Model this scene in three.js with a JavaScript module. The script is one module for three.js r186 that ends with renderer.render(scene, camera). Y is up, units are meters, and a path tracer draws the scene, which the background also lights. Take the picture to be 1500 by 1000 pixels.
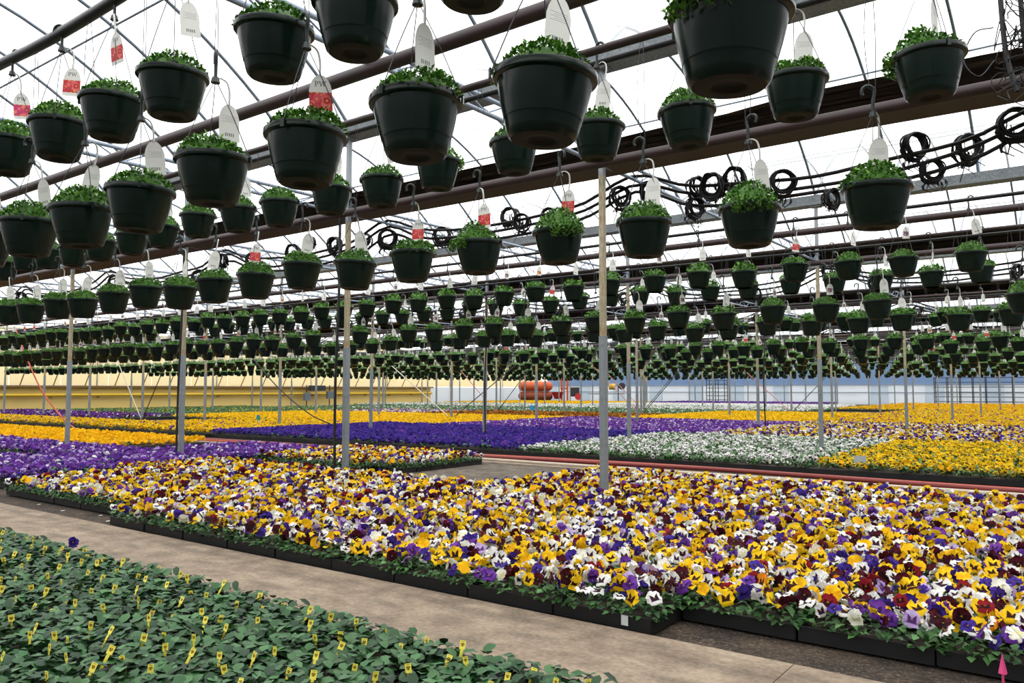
import * as THREE from 'three';
import { mergeGeometries, mergeVertices } from 'three/addons/utils/BufferGeometryUtils.js';
import { ImprovedNoise } from 'three/addons/math/ImprovedNoise.js';

// ---------------------------------------------------------------- camera, sky, light, exposure
const scene = new THREE.Scene();
const camera = new THREE.PerspectiveCamera(2 * Math.atan(500 / 1162.3) * 180 / Math.PI, 1.5, 0.05, 300);
camera.rotation.order = 'YXZ';
camera.position.set(0, 1.1, 0);
camera.rotation.set(0.06065, 0.63964, 0);
scene.add(camera);
scene.background = new THREE.Color(1, 1, 1);            // bright even overcast seen through the film roof
scene.backgroundIntensity = 2.55;
const sun = new THREE.DirectionalLight(0xffffff, 0.8);  // the sun behind the cloud cover, very soft
sun.name = 'overcast_sun';
sun.position.set(6, 40, -4); sun.target.position.set(-4, 0, -8);
sun.castShadow = true; sun.shadow.radius = 60;
sun.shadow.mapSize.set(4096, 4096);
Object.assign(sun.shadow.camera, { left: -50, right: 50, top: 60, bottom: -60, near: 1, far: 120 });
scene.add(sun, sun.target);
const renderer = new THREE.WebGLRenderer({ antialias: true });
renderer.toneMapping = THREE.LinearToneMapping;
renderer.toneMappingExposure = 1.0;
renderer.shadowMap.enabled = true;

// ---------------------------------------------------------------- helpers
let seed = 1234567;
const rnd = () => { seed = (seed + 0x6D2B79F5) | 0; let t = Math.imul(seed ^ (seed >>> 15), 1 | seed); t = (t + Math.imul(t ^ (t >>> 7), 61 | t)) ^ t; return ((t ^ (t >>> 14)) >>> 0) / 4294967296; };
const rr = (a, b) => a + (b - a) * rnd();
const pick = (list) => list[Math.floor(rnd() * list.length)];
const weighted = (pairs) => { let s = 0; for (const p of pairs) s += p[1]; let q = rnd() * s; for (const p of pairs) if ((q -= p[1]) <= 0) return p[0]; return pairs[0][0]; };
const V = (x, y, z) => new THREE.Vector3(x, y, z);
const lin = (r, g, b) => new THREE.Color().setRGB(r, g, b);
const hex = (h) => new THREE.Color(h);
const used = new Map();
function numbered(n) { const k = used.get(n) ?? 0; used.set(n, k + 1); return k ? n + '_' + String(k).padStart(3, '0') : n; }
function mat(color, roughness = 0.8, extra = {}) { return new THREE.MeshStandardMaterial({ color, roughness, ...extra }); }
function obj(name, geo, material, parent) {
  const m = new THREE.Mesh(geo, material); m.name = parent ? name : numbered(name); m.castShadow = m.receiveShadow = true; (parent ?? scene).add(m); return m;
}
function tag(o, label, category, group, kind) { o.userData.label = label; if (category) o.userData.category = category; if (group) o.userData.group = group; if (kind) o.userData.kind = kind; return o; }
function thing(name, label, category, x = 0, y = 0, z = 0, turn = 0, group, kind) {
  const o = new THREE.Group(); o.name = numbered(name); o.position.set(x, y, z); o.rotation.y = turn; scene.add(o); return tag(o, label, category, group, kind);
}
function struct(name, geo, material, label) { const m = obj(name, geo, material); m.userData.kind = 'structure'; m.userData.label = label; return m; }
const bx = (w, h, d, x = 0, y = 0, z = 0) => new THREE.BoxGeometry(w, h, d).translate(x, y, z);
const strip = (g) => { for (const k of Object.keys(g.attributes)) if (!['position', 'normal', 'uv'].includes(k)) g.deleteAttribute(k); return g; };
const join = (list) => mergeGeometries(list.map((g) => strip(g.index ? g.toNonIndexed() : g)));
function rod(a, b, r, seg = 8) {
  const d = b.clone().sub(a), g = new THREE.CylinderGeometry(r, r, d.length(), seg, 1);
  g.applyQuaternion(new THREE.Quaternion().setFromUnitVectors(V(0, 1, 0), d.clone().normalize())); const c = a.clone().add(b).multiplyScalar(0.5); return g.translate(c.x, c.y, c.z);
}
const tube = (pts, r, n, seg = 6) => new THREE.TubeGeometry(new THREE.CatmullRomCurve3(pts), n, r, seg, false);
const noise = new ImprovedNoise();
const fbm = (x, y, o = 4) => { let s = 0, a = 0.5; for (let i = 0; i < o; i++, a *= 0.5, x = x * 2.03 + 7.1, y = y * 2.03 + 3.7) s += a * noise.noise(x, y, 1.7 * i + 0.31); return s; };
// a tiling-free colour texture (and a grey one for relief) over w x h pixels
function texture(w, h, f, rx, ry, srgb = true) {
  const d = new Uint8Array(w * h * 4);
  for (let y = 0, i = 0; y < h; y++) for (let x = 0; x < w; x++, i += 4) { const c = f(x / w, y / h); d[i] = c[0]; d[i + 1] = c[1]; d[i + 2] = c[2]; d[i + 3] = 255; }
  const t = new THREE.DataTexture(d, w, h); t.wrapS = t.wrapT = THREE.MirroredRepeatWrapping; t.repeat.set(rx, ry); t.magFilter = THREE.LinearFilter; t.minFilter = THREE.LinearMipmapLinearFilter; t.generateMipmaps = true;
  if (srgb) t.colorSpace = THREE.SRGBColorSpace; t.needsUpdate = true; return t;
}
const mix3 = (a, b, k) => [a[0] + (b[0] - a[0]) * k, a[1] + (b[1] - a[1]) * k, a[2] + (b[2] - a[2]) * k];
const cl = (x) => Math.max(0, Math.min(1, x));

// ---------------------------------------------------------------- sizes of the house, metres
const GZ = -6.44, BAY = 7.05, PX = -3.73, PS = 3.53;           // first gutter line, bay width, first post, post spacing
const XR = 5.1, XL = -42.56, ZB = 7.66, ZF = -62.84;           // right and left ends, back and far walls
const GUT = 4.15, PEAK = 6.0, TRUSS = 3.12, RAIL = 2.97;

// ---------------------------------------------------------------- materials
const grain = texture(512, 512, (u, v) => {
  const n = fbm(u * 6, v * 6, 5), f = fbm(u * 60, v * 60, 3), st = cl((fbm(u * 3 + 9, v * 8 + 4, 4) + 0.05) * 3);
  const c = mix3([156, 139, 118], [120, 104, 87], cl(0.45 + n * 1.5)); return mix3(c, [92, 80, 69], st * 0.5).map((q) => Math.max(0, Math.min(255, q + f * 34)));
}, 0.8, 0.8);
const soilTex = texture(512, 512, (u, v) => {
  const n = fbm(u * 8, v * 8, 4), f = fbm(u * 90, v * 90, 3), s = noise.noise(u * 170, v * 170, 5.5);
  let c = mix3([72, 59, 46], [44, 35, 27], cl(0.5 + n * 1.6)); c = mix3(c, [128, 112, 88], cl(s * 3.2 - 1.1)); return c.map((q) => Math.max(0, Math.min(255, q + f * 60)));
}, 0.7, 0.7);
const soilBump = texture(512, 512, (u, v) => { const q = Math.max(0, Math.min(255, 128 + 150 * fbm(u * 80, v * 80, 3))); return [q, q, q]; }, 0.7, 0.7, false);
const aisleTex = texture(512, 512, (u, v) => {
  const n = fbm(u * 9, v * 9, 4), f = fbm(u * 100, v * 100, 3);
  return mix3([112, 101, 87], [78, 69, 59], cl(0.5 + n * 1.6)).map((q) => Math.max(0, Math.min(255, q + f * 55)));
}, 0.7, 0.7);
const galvTex = texture(256, 256, (u, v) => { const n = fbm(u * 14, v * 14, 4); return mix3([158, 163, 166], [122, 130, 136], cl(0.5 + n * 1.6)); }, 2, 2);
const postTex = texture(128, 512, (u, v) => { const n = fbm(u * 3, v * 26, 4), r = cl(fbm(u * 4 + 5, v * 12, 4) * 3.4 - 0.35); return mix3(mix3([186, 176, 148], [146, 138, 116], cl(0.5 + n * 1.7)), [150, 106, 58], r * 0.8); }, 1, 1);
const M = {
  concrete: mat(0xffffff, 0.9, { map: grain }),
  soil: mat(0xffffff, 0.95, { map: soilTex, bumpMap: soilBump, bumpScale: 0.012 }),
  aisle: mat(0xffffff, 0.95, { map: aisleTex, bumpMap: soilBump, bumpScale: 0.006 }),
  galv: mat(0xffffff, 0.45, { map: galvTex, metalness: 0.25 }),
  bow: mat(hex('#77828c'), 0.45, { metalness: 0.3 }),
  truss: mat(hex('#8d9aaa'), 0.45, { metalness: 0.25 }),
  postUpper: mat(0xffffff, 0.7, { map: postTex }),
  brownPipe: mat(hex('#2f1d1e'), 0.5),
  blackPipe: mat(hex('#16161b'), 0.4),
  hose: mat(hex('#0d0d10'), 0.5),
  film: new THREE.MeshPhysicalMaterial({ color: lin(0.97, 0.975, 0.98), roughness: 0.25, transmission: 1, thickness: 0, ior: 1.3, side: THREE.DoubleSide }),
  panel: new THREE.MeshPhysicalMaterial({ color: hex('#dde1e4'), roughness: 1, transmission: 0.45, thickness: 0, specularIntensity: 0.3, side: THREE.DoubleSide }),
  panelB: new THREE.MeshPhysicalMaterial({ color: hex('#c9d2d9'), roughness: 1, transmission: 0.45, thickness: 0, specularIntensity: 0.3, side: THREE.DoubleSide }),
  panelBlue: new THREE.MeshPhysicalMaterial({ color: hex('#8ba3c0'), roughness: 1, transmission: 0.4, thickness: 0, specularIntensity: 0.3, side: THREE.DoubleSide }),
  cream: new THREE.MeshPhysicalMaterial({ color: hex('#efe6c8'), roughness: 1, transmission: 0.5, thickness: 0, specularIntensity: 0.2, side: THREE.DoubleSide }),
  endWall: mat(hex('#8f9498'), 0.9),
  yellowWall: mat(hex('#f4d684'), 0.8), ledge: mat(hex('#8a6c44'), 0.85), yellowPipe: mat(hex('#e6bd2e'), 0.5),
  curtain: mat(hex('#5c5148'), 0.9, { side: THREE.DoubleSide }),
  pot: new THREE.MeshPhysicalMaterial({ color: lin(0.004, 0.0125, 0.0085), roughness: 0.24, specularIntensity: 0.65 }),
  potBase: mat(lin(0.022, 0.015, 0.01), 0.85),
  hook: mat(lin(0.012, 0.022, 0.02), 0.4), wire: mat(hex('#3c3c42'), 0.5),
  strap: mat(hex('#e4e4de'), 0.6, { side: THREE.DoubleSide }),
  leaf: new THREE.MeshPhysicalMaterial({ vertexColors: true, roughness: 0.45, transmission: 0.15, thickness: 0, side: THREE.DoubleSide, specularIntensity: 0.6 }),
  petal: new THREE.MeshPhysicalMaterial({ vertexColors: true, roughness: 0.85, transmission: 0.22, thickness: 0, side: THREE.DoubleSide, specularIntensity: 0.25 }),
  tray: mat(lin(0.006, 0.006, 0.0065), 0.6), peat: mat(lin(0.035, 0.024, 0.016), 1),
  redHose: mat(hex('#7e2f29'), 0.5), orangeHose: mat(hex('#b8472c'), 0.5), palePipe: mat(hex('#c9b9a6'), 0.6),
};

// ---------------------------------------------------------------- the setting
function uvXZ(g, s = 1) { const p = g.attributes.position, uv = g.attributes.uv; for (let i = 0; i < p.count; i++) uv.setXY(i, p.getX(i) * s, p.getZ(i) * s); return g; }
struct('floor', uvXZ(bx(XR - XL + 0.6, 0.2, ZB - ZF + 0.6, (XR + XL) / 2, -0.1, (ZB + ZF) / 2)), M.soil, 'brown gravelly soil floor of the greenhouse');
{ // concrete walk between the seedlings and the pansies, in cast slabs, and the paler strip under the hoses
  const walk = new THREE.Group(); walk.name = 'floor_walk'; walk.userData = { kind: 'structure', label: 'tan concrete walkway between the seedlings and the mixed pansies' }; scene.add(walk);
  for (let x = XR - 0.02, k = 0; x > XL + 3; x -= 3.05, k++) { const g = uvXZ(bx(3.046, 0.04, 0.8, x - 1.523, 0.0, -2.83)); const m = obj('slab', g, M.concrete, walk); m.position.y = (k % 3) * 0.0004; }
  const strip2 = new THREE.Group(); strip2.name = 'floor_aisle'; strip2.userData = { kind: 'structure', label: 'grey packed aisle where the red hoses lie' }; scene.add(strip2);
  for (let x = XR - 0.02; x > XL + 3; x -= 6.1) obj('slab', uvXZ(bx(6.096, 0.016, 4.05, x - 3.05, 0.0, -8.32)), M.aisle, strip2);
  const kerb = new THREE.Group(); kerb.name = 'floor_strip'; kerb.userData = { kind: 'structure', label: 'pale concrete strip beside the red hoses' }; scene.add(kerb);
  for (let x = XR - 0.02; x > -18; x -= 3.05) obj('slab', uvXZ(bx(3.046, 0.03, 0.55, x - 1.523, 0.004, -9.62)), M.concrete, kerb);
}
{ // far wall of translucent ribbed panels, blue band above
  const wf = new THREE.Group(); wf.name = 'wall_far'; wf.userData = { kind: 'structure', label: 'far wall of pale blue translucent ribbed panels' }; scene.add(wf);
  const gA = bx(1.22, 1.45, 0.03), gB = bx(1.22, 1.45, 0.03), gC = bx(1.2, 2.85, 0.03);
  for (let x = XL + 0.6, k = 0; x < XR; x += 1.2, k++) {
    const p = obj('panel', k % 2 ? gA : gB, k % 3 ? M.panel : M.panelB, wf); p.position.set(x, 0.725, ZF + (k % 2) * 0.03);
    const q = obj('upper_panel', gC, M.panelBlue, wf); q.position.set(x, 2.9, ZF + 0.02 * (k % 2));
  }
  obj('rail', bx(XR - XL, 0.08, 0.08, (XR + XL) / 2, 1.46, ZF + 0.08), M.truss, wf);
  obj('rail', bx(XR - XL, 0.06, 0.06, (XR + XL) / 2, 0.9, ZF + 0.08), M.truss, wf);
  const wl = new THREE.Group(); wl.name = 'wall_left'; wl.userData = { kind: 'structure', label: 'low yellow wall with cream sheeting above it' }; scene.add(wl);
  obj('knee_wall', bx(0.15, 1.22, 54, XL, 0.61, -27 + 7.6), M.yellowWall, wl);
  obj('ledge', bx(0.45, 0.1, 54, XL + 0.15, 1.27, -27 + 7.6), M.ledge, wl);
  for (let z = ZB - 1.2; z > ZF; z -= 2.4) { const s = obj('sheet', bx(0.02, 2.85, 2.38), M.cream, wl); s.position.set(XL, 2.75, z); }
  for (let z = ZB - 1.2; z > -46; z -= 1.55) obj('strut', rod(V(XL + 0.1, 1.3, z), V(XL + 0.75, 2.5, z - 0.1), 0.03, 6), M.ledge, wl);
  for (let z = ZB; z > -46; z -= 2.35) obj('bracket', bx(0.3, 0.05, 0.05, XL + 0.2, 0.72, z), M.ledge, wl);
  obj('pale_wall', bx(0.1, 1.3, 16.2, XL, 0.65, -54.6), M.panel, wl);
  const pipe = obj('wall_pipe', rod(V(XL + 0.28, 0.83, ZB), V(XL + 0.28, 0.83, -46.3), 0.075, 12), M.yellowPipe);
  tag(pipe, 'long yellow pipe running along the low yellow wall', 'pipe');
  const wr = new THREE.Group(); wr.name = 'wall_right'; wr.userData = { kind: 'structure', label: 'grey end wall of sheet panels' }; scene.add(wr);
  for (let z = ZB - 1.2; z > ZF; z -= 2.4) { const s = obj('panel', bx(0.03, 4.2, 2.38), M.endWall, wr); s.position.set(XR + 0.02, 2.1, z); }
  const wb = new THREE.Group(); wb.name = 'wall_back'; wb.userData = { kind: 'structure', label: 'grey back wall of sheet panels' }; scene.add(wb);
  for (let x = XL + 1.2; x < XR + 1; x += 2.4) { const s = obj('panel', bx(2.38, 4.2, 0.03), M.endWall, wb); s.position.set(x, 2.1, ZB + 0.02); }
}
const LINES = ['the end wall', 'the seedlings', 'the mixed pansies', 'the blue and white pansies', 'the lavender pansies', 'the rust brown pansies', 'the low green band', 'the grey green bed', 'the farthest white pansies', 'the far wall', 'the far wall'];
const ORD = ['', 'first', 'second', 'third', 'fourth', 'fifth', 'sixth', 'seventh', 'eighth', 'ninth', 'tenth', 'eleventh', 'twelfth', 'thirteenth', 'fourteenth', 'fifteenth', 'sixteenth', 'seventeenth', 'eighteenth', 'nineteenth', 'twentieth'];
const nth = (n) => ORD[n] ?? n + (n % 10 === 1 ? 'st' : n % 10 === 2 ? 'nd' : n % 10 === 3 ? 'rd' : 'th');
// roof: film, bows, purlins, gutters, posts, trusses, pipes
const gutters = []; for (let k = -2; k <= 8; k++) gutters.push(GZ - BAY * k);
const archY = (t) => GUT + 0.15 + (PEAK - GUT - 0.15) * Math.pow(Math.sin(Math.PI * t), 0.85);   // t across a bay
function bowGeo() { const pts = []; for (let i = 0; i <= 18; i++) pts.push(V(0, archY(i / 18), -BAY * i / 18)); return tube(pts, 0.021, 26, 6); }
{
  const bow = bowGeo(), N = 20;
  for (let b = 0; b < 10; b++) {
    const z0 = gutters[b], far = b > 5;
    const pos = [], idx = [];
    for (let i = 0; i <= N; i++) for (const x of [XR, XL]) pos.push(x, archY(i / N) + 0.03, z0 - BAY * i / N);
    for (let i = 0; i < N; i++) idx.push(2 * i, 2 * i + 1, 2 * i + 2, 2 * i + 1, 2 * i + 3, 2 * i + 2);
    const g = new THREE.BufferGeometry(); g.setAttribute('position', new THREE.Float32BufferAttribute(pos, 3)); g.setIndex(idx); g.computeVertexNormals();
    g.setAttribute('uv', new THREE.Float32BufferAttribute(new Float32Array(pos.length / 3 * 2), 2));
    const roof = new THREE.Group(); roof.name = numbered('roof_bay'); roof.userData = { kind: 'structure', label: 'arched greenhouse roof bay of clear film on steel bows' }; scene.add(roof);
    obj('film', g, M.film, roof);
    for (let x = PX + 2 * PS; x > XL; x -= PS / 3) { if (x > XR) continue; const m = obj('bow', bow, M.bow, roof); m.position.set(x, 0, z0); }
    for (const t of far ? [0.5] : [0.25, 0.5, 0.75]) obj('purlin', rod(V(XR, archY(t) - 0.03, z0 - BAY * t), V(XL, archY(t) - 0.03, z0 - BAY * t), 0.014, 6), M.bow, roof);
    for (const t of far ? [] : [0.14, 0.36, 0.64, 0.86]) obj('film_wire', rod(V(XR, archY(t) - 0.06, z0 - BAY * t), V(XL, archY(t) - 0.06, z0 - BAY * t), 0.0025, 4), M.wire, roof);
  }
  for (const [q, z] of gutters.slice(1, 10).entries()) {
    const s = new THREE.Shape([[-0.13, 0], [0.13, 0], [0.17, 0.15], [0.15, 0.15], [0.115, 0.02], [-0.115, 0.02], [-0.15, 0.15], [-0.17, 0.15]].map((p) => new THREE.Vector2(...p)));
    const g = new THREE.ExtrudeGeometry(s, { depth: XR - XL, bevelEnabled: false }); g.rotateY(-Math.PI / 2).translate(XR, GUT, z);
    const m = obj('gutter', g, M.galv); tag(m, `galvanised steel gutter beam on the post row over ${LINES[q]}`, 'gutter', 'gutter beams between the roof bays'); m.userData.kind = 'structure';
  }
}
const postsAt = []; for (let k = -2; k < 12; k++) { const x = PX - PS * k; if (x < XR && x > XL - 0.1) postsAt.push(x); }
{
  const up = bx(0.05, TRUSS - 1.58, 0.05, 0, (TRUSS + 1.58) / 2, 0), head = bx(0.05, GUT - TRUSS, 0.05, 0, (GUT + TRUSS) / 2, 0), low = bx(0.06, 1.6, 0.06, 0, 0.8, 0), cap = bx(0.16, 0.02, 0.16, 0, GUT - 0.012, 0), bolt = rod(V(0, 1.52, 0.029), V(0, 1.52, 0.038), 0.011, 6);
  gutters.slice(1, 10).forEach((z, r) => postsAt.forEach((x, i) => {
    const k = Math.round((PX - x) / PS);
    const where = r === 2 ? ['rising from the mixed pansies before the white bed', 'with a thick black cable, between the mixed pansy blocks', 'leaning, with black cable, in the violet pansies', 'between the violet and the golden yellow pansies'][k] ?? 'on the first gutter line by the golden yellow pansies' : `on the gutter line over ${LINES[r]}`;
    const p = thing('roof_post', r === 3 && k >= 0 && k < 8 ? `steel roof post, ${nth(k + 1)} from the yellow dark-faced bed, in ${LINES[r]}` : `tan and grey steel roof post ${where}`, 'post', x, 0, z, 0, `roof posts ${r === 2 ? 'of the first gutter line' : where}`);
    obj('upper_tube', up, M.postUpper, p); obj('head_tube', head, M.galv, p); obj('sleeve', low, M.galv, p); obj('cap_plate', cap, M.galv, p);
    if (r < 5) obj('bolt', bolt, M.galv, p);
    if (r === 2 && Math.abs(x - (PX - 2 * PS)) < 0.1) p.rotation.z = -0.022;
    if (r === 2 && Math.abs(x - (PX - 3 * PS)) < 0.1) p.rotation.z = -0.012;
  }));
}
{
  const chord = rod(V(0, 0, -0.06), V(0, 0, -BAY + 0.06), 0.019, 8), webs = [];
  const n = 14, bars = []; for (let i = 0; i < n; i++) { const za = -BAY * i / n, zb = -BAY * (i + 0.5) / n, zc = -BAY * (i + 1) / n; bars.push(rod(V(0, 0.12, za), V(0, 0, zb), 0.008, 5), rod(V(0, 0, zb), V(0, 0.12, zc), 0.008, 5)); }
  const allBars = join(bars.map((g) => g.clone()));
  for (let b = 0; b < 10; b++) for (const x of postsAt) {
    const near = b >= 1 && b <= 3 && x < -3 && x > -12;
    const t = thing('roof_truss', near ? 'blue grey lattice truss of two pipes crossing under the bows' : 'blue grey lattice truss seen behind the hanging baskets', 'truss', x, TRUSS + 0.1, gutters[b], 0, 'lattice trusses across the bays', 'structure');
    obj('lower_chord', chord, M.truss, t); const u = obj('upper_chord', chord, M.truss, t); u.position.y = 0.12;
    if (near) bars.forEach((g) => obj('web_bar', g, M.truss, t)); else obj('web_bars', allBars, M.truss, t).userData.kind = 'stuff';
  }
  // big brown pipes, two to a bay
  for (let b = 0; b < 10; b++) for (const dz of [-1.0 - 3.07, -BAY + 0.26]) {
    const z = gutters[b] + dz; if (z < ZF + 0.3) continue;
    const m = obj('brown_pipe', rod(V(XR, TRUSS + 0.035, z), V(XL + 0.1, TRUSS + 0.035, z), 0.045, 12), M.brownPipe);
    tag(m, dz > -5 ? `dark brown pipe along the middle of the bay before ${LINES[b]}` : `dark brown pipe below the gutter over ${LINES[b]}`, 'pipe', 'brown pipes under the roof');
  }
}
{ // folded shade curtains parked along the gutter lines
  const nx = 150, prof = [], folds = 12;
  for (let i = 0; i <= folds * 2; i++) prof.push([i / (folds * 2), i % 2, rr(0, 0.13)]);
  for (let k = 1; k < 9; k++) {
    const z0 = gutters[k] - 0.2, pos = [], uv = [], idx = [], n = prof.length;
    for (let a = 0; a <= nx; a++) for (let i = 0; i < n; i++) {
      const x = XR + (XL - XR) * a / nx, w = noise.noise(x * 0.35, i * 0.7, k * 3.1), w2 = noise.noise(x * 1.1, i * 1.9, k * 2.3 + 9);
            pos.push(x, 3.2 + 0.29 * prof[i][0] + 0.035 * w * (0.3 + prof[i][0]) + 0.012 * w2, z0 + (prof[i][1] ? 0.2 - prof[i][2] + 0.04 * w2 : -0.2 + prof[i][2]) + 0.02 * w); uv.push(x, i / n);
    }
    for (let a = 0; a < nx; a++) for (let i = 0; i < n - 1; i++) { const p = a * n + i; idx.push(p, p + 1, p + n, p + 1, p + n + 1, p + n); }
    const g = new THREE.BufferGeometry(); g.setAttribute('position', new THREE.Float32BufferAttribute(pos, 3)); g.setAttribute('uv', new THREE.Float32BufferAttribute(uv, 2)); g.setIndex(idx); g.computeVertexNormals();
    const fl = g.toNonIndexed(); fl.computeVertexNormals();
    tag(obj('shade_curtain', fl, M.curtain), `dark shade curtain folded in pleats below the gutter over ${LINES[k - 1]}`, 'curtain', 'parked shade curtains');
  }
}
const railA = (b, x) => [RAIL + (b === 1 ? 0.035 : 0.012) * noise.noise(x * 0.8, b, 0.5), gutters[b] - 2.43 + 0.02 * noise.noise(x * 0.6, b, 7.5)];
{ // basket rails and the drip hoses
  for (let b = 1; b < 10; b++) {
    const zc = gutters[b] + 0;                                   // this bay spans gutters[b] .. gutters[b] - BAY
    const zA = zc - 2.43, zB = zc - 4.36;
    const pts = []; for (let x = XR; x > XL + 0.2; x -= 0.6) pts.push(V(x, ...railA(b, x)));
    tag(obj('basket_rail', tube(pts, b === 1 ? 0.029 : 0.02, 180, 8), M.blackPipe), b === 1 ? 'thick black wavy pipe carrying the baskets over the seedlings' : `black basket rail in the bay before ${LINES[b]}`, 'rail', 'basket rails');
    tag(obj('basket_rail', rod(V(XR, RAIL + 0.02, zB), V(XL + 0.2, RAIL + 0.02, zB), 0.024, 10), M.brownPipe), `dark brown basket rail in the bay before ${LINES[b]}`, 'rail', 'basket rails');
    tag(obj('rail_conduit', rod(V(XR, RAIL - 0.03, zB - 0.05), V(XL + 0.2, RAIL - 0.03, zB - 0.05), 0.017, 8), M.blackPipe), `thin dark conduit beside the brown rail in the bay before ${LINES[b]}`, 'pipe', 'conduits beside the basket rails');
  }
  for (let k = 1; k < 8; k++) for (let h = 0; h < 3; h++) {
    const pts = []; const z = gutters[k] - 0.62 - 0.05 * h;
    for (let x = XR; x > XL + 0.4; x -= PS / 6) { const u = Math.abs((((x - PX) / PS) % 1 + 1) % 1 - 0.5) * 2; pts.push(V(x, 2.93 + 0.27 * Math.pow(u, 3) - 0.075 * h + 0.05 + 0.045 * noise.noise(x * 1.3, h * 3.3, k), z + 0.03 * noise.noise(x, h, k + 5))); }
    tag(obj('drip_hose', tube(pts, 0.017, 260, 6), M.hose), `${['upper', 'middle', 'lower'][h]} black drip hose sagging behind the gutter over ${LINES[k - 1]}`, 'hose', 'black drip hoses under the gutters');
  }
  // coils of thin black tubing hanging from the hoses
  const coils = [0, 1, 2, 3].map((k) => {
    const loops = []; for (let q = 0; q < 6; q++) {
      const pts = [], R = 0.075 + 0.035 * rnd(), n = 40, tu = 2 + Math.floor(rnd() * 3), ph = rnd() * 6; const sq = rr(0.75, 1.1);
      for (let i = 0; i <= n; i++) { const a = ph + i / n * tu * Math.PI * 2, r2 = R * (1 + 0.22 * noise.noise(i * 0.3, q * 5, k * 7)); pts.push(V(Math.cos(a) * r2 * sq, -R + Math.sin(a) * r2, 0.03 * noise.noise(i * 0.2, q, k) + 0.012 * q)); }
      loops.push(tube(pts, 0.007, 70, 4));
    }
    for (let q = 0; q < 11; q++) { const x = rr(-0.12, 0.12), y = rr(-0.24, -0.1); loops.push(tube([V(x * 0.6, y + 0.06, 0), V(x, y, rr(-0.03, 0.03)), V(x + rr(-0.07, 0.07), y - rr(0.02, 0.12), rr(-0.04, 0.04))], 0.004, 8, 4), rod(V(x, y - 0.01, 0), V(x, y + 0.02, 0), 0.009, 5)); }
    return join(loops);
  });
  const list = [[-1.08, 2.93], [-1.2, 3.16], [-0.83, 3.1], [-0.5, 3.22], [-1.85, 2.8], [-3.13, 2.92], [-3.11, 3.12], [-2.9, 3.1], [-2.72, 3.14], [-5.14, 3.02], [-5.38, 3.14], [-5.88, 3.0], [-6.42, 3.04], [-3.93, 3.14], [-3.6, 3.16], [-2.23, 3.02], [-4.82, 3.06], [-7.36, 3.12], [-7.74, 3.12], [-8.28, 3.12], [-9.3, 3.14], [-8.8, 3.2], [-10.1, 3.1], [-10.8, 3.15]];
  let nCoil = 0;
  const hang = (x, y, z, s) => { const c = obj('tubing_coil', pick(coils), M.hose); c.position.set(x, y, z); c.rotation.y = rr(-0.7, 0.7) + 0.5; c.rotation.z = rr(-0.3, 0.3); c.scale.setScalar(s); tag(c, z > -9 ? `black drip tubing coil, ${nth(++nCoil)} from the tubing bundle, behind the near posts` : 'small coil of black drip tubing hung in a farther bay', 'tubing coil', z > -9 ? 'coils of drip tubing on the near hoses' : 'coils of drip tubing in the farther bays'); };
  list.sort((a, b) => b[0] - a[0]);
  for (const [x, y] of list) hang(x, y + 0.03, gutters[2] - 0.66 - rr(0, 0.1), rr(0.85, 1.25));
  for (let x = -11.5; x > -24; x -= rr(0.5, 1.1)) { const u = Math.abs((((x - PX) / PS) % 1 + 1) % 1 - 0.5) * 2; hang(x, 2.98 + 0.27 * u * u * u - rr(0, 0.06), gutters[2] - 0.66, rr(0.85, 1.2)); }
  for (const k of [3, 4]) for (let x = -1; x > -22; x -= rr(0.7, 1.6)) { const u = Math.abs((((x - PX) / PS) % 1 + 1) % 1 - 0.5) * 2; hang(x, 2.98 + 0.27 * u * u * u - rr(0, 0.06), gutters[k] - 0.65, rr(0.85, 1.2)); }
}
{ // bundle of black tubing and netting hanging at the end of the first curtain
  const g = thing('tubing_bundle', 'hanging bundle of black hoses and tangled netting at the end of the shade curtain', 'tubing bundle', -0.36, 2.95, -5.45, 0.5);
  for (const dx of [-0.09, 0.02, 0.1]) obj('hose', tube([V(dx, 1.15, 0), V(dx + 0.02, 0.6, 0.02), V(dx + 0.06, 0.1, 0), V(dx + 0.1, -0.1, 0.02)], 0.016, 20, 6), M.hose, g);
  const nets = []; for (let i = 0; i < 46; i++) { const y = rr(-0.1, 1.0), pts = []; for (let q = 0; q < 5; q++) pts.push(V(rr(-0.1, 0.16), y + rr(-0.12, 0.12), rr(-0.08, 0.08))); nets.push(tube(pts, 0.0035, 14, 3)); }
  obj('netting', join(nets), M.hose, g).userData.kind = 'stuff';
  obj('tie_wire', tube([V(-0.1, 0.3, 0), V(-0.2, 0.28, 0), V(-0.27, 0.1, 0), V(-0.2, 0.0, 0.02), V(-0.1, 0.1, 0)], 0.004, 24, 4), M.hose, g);
}
console.log('structure built');

// ---------------------------------------------------------------- plants: leaves and pansy blossoms
class Soup {
  constructor() { this.p = []; this.c = []; this.i = []; }
  v(x, y, z, c) { this.p.push(x, y, z); this.c.push(c[0], c[1], c[2]); return this.p.length / 3 - 1; }
  t(a, b, c) { this.i.push(a, b, c); }
  add(g, m4) { const a = g.attributes, o = this.p.length / 3, q = V(0, 0, 0); for (let k = 0; k < a.position.count; k++) { q.fromBufferAttribute(a.position, k).applyMatrix4(m4); this.p.push(q.x, q.y, q.z); this.c.push(a.color.getX(k), a.color.getY(k), a.color.getZ(k)); } for (let k = 0; k < g.index.count; k++) this.i.push(g.index.getX(k) + o); }
  build() {
    const g = new THREE.BufferGeometry(); g.setAttribute('position', new THREE.Float32BufferAttribute(this.p, 3)); g.setAttribute('color', new THREE.Float32BufferAttribute(this.c, 3)); g.setIndex(this.i);
    g.computeVertexNormals(); return g;
  }
}
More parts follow.
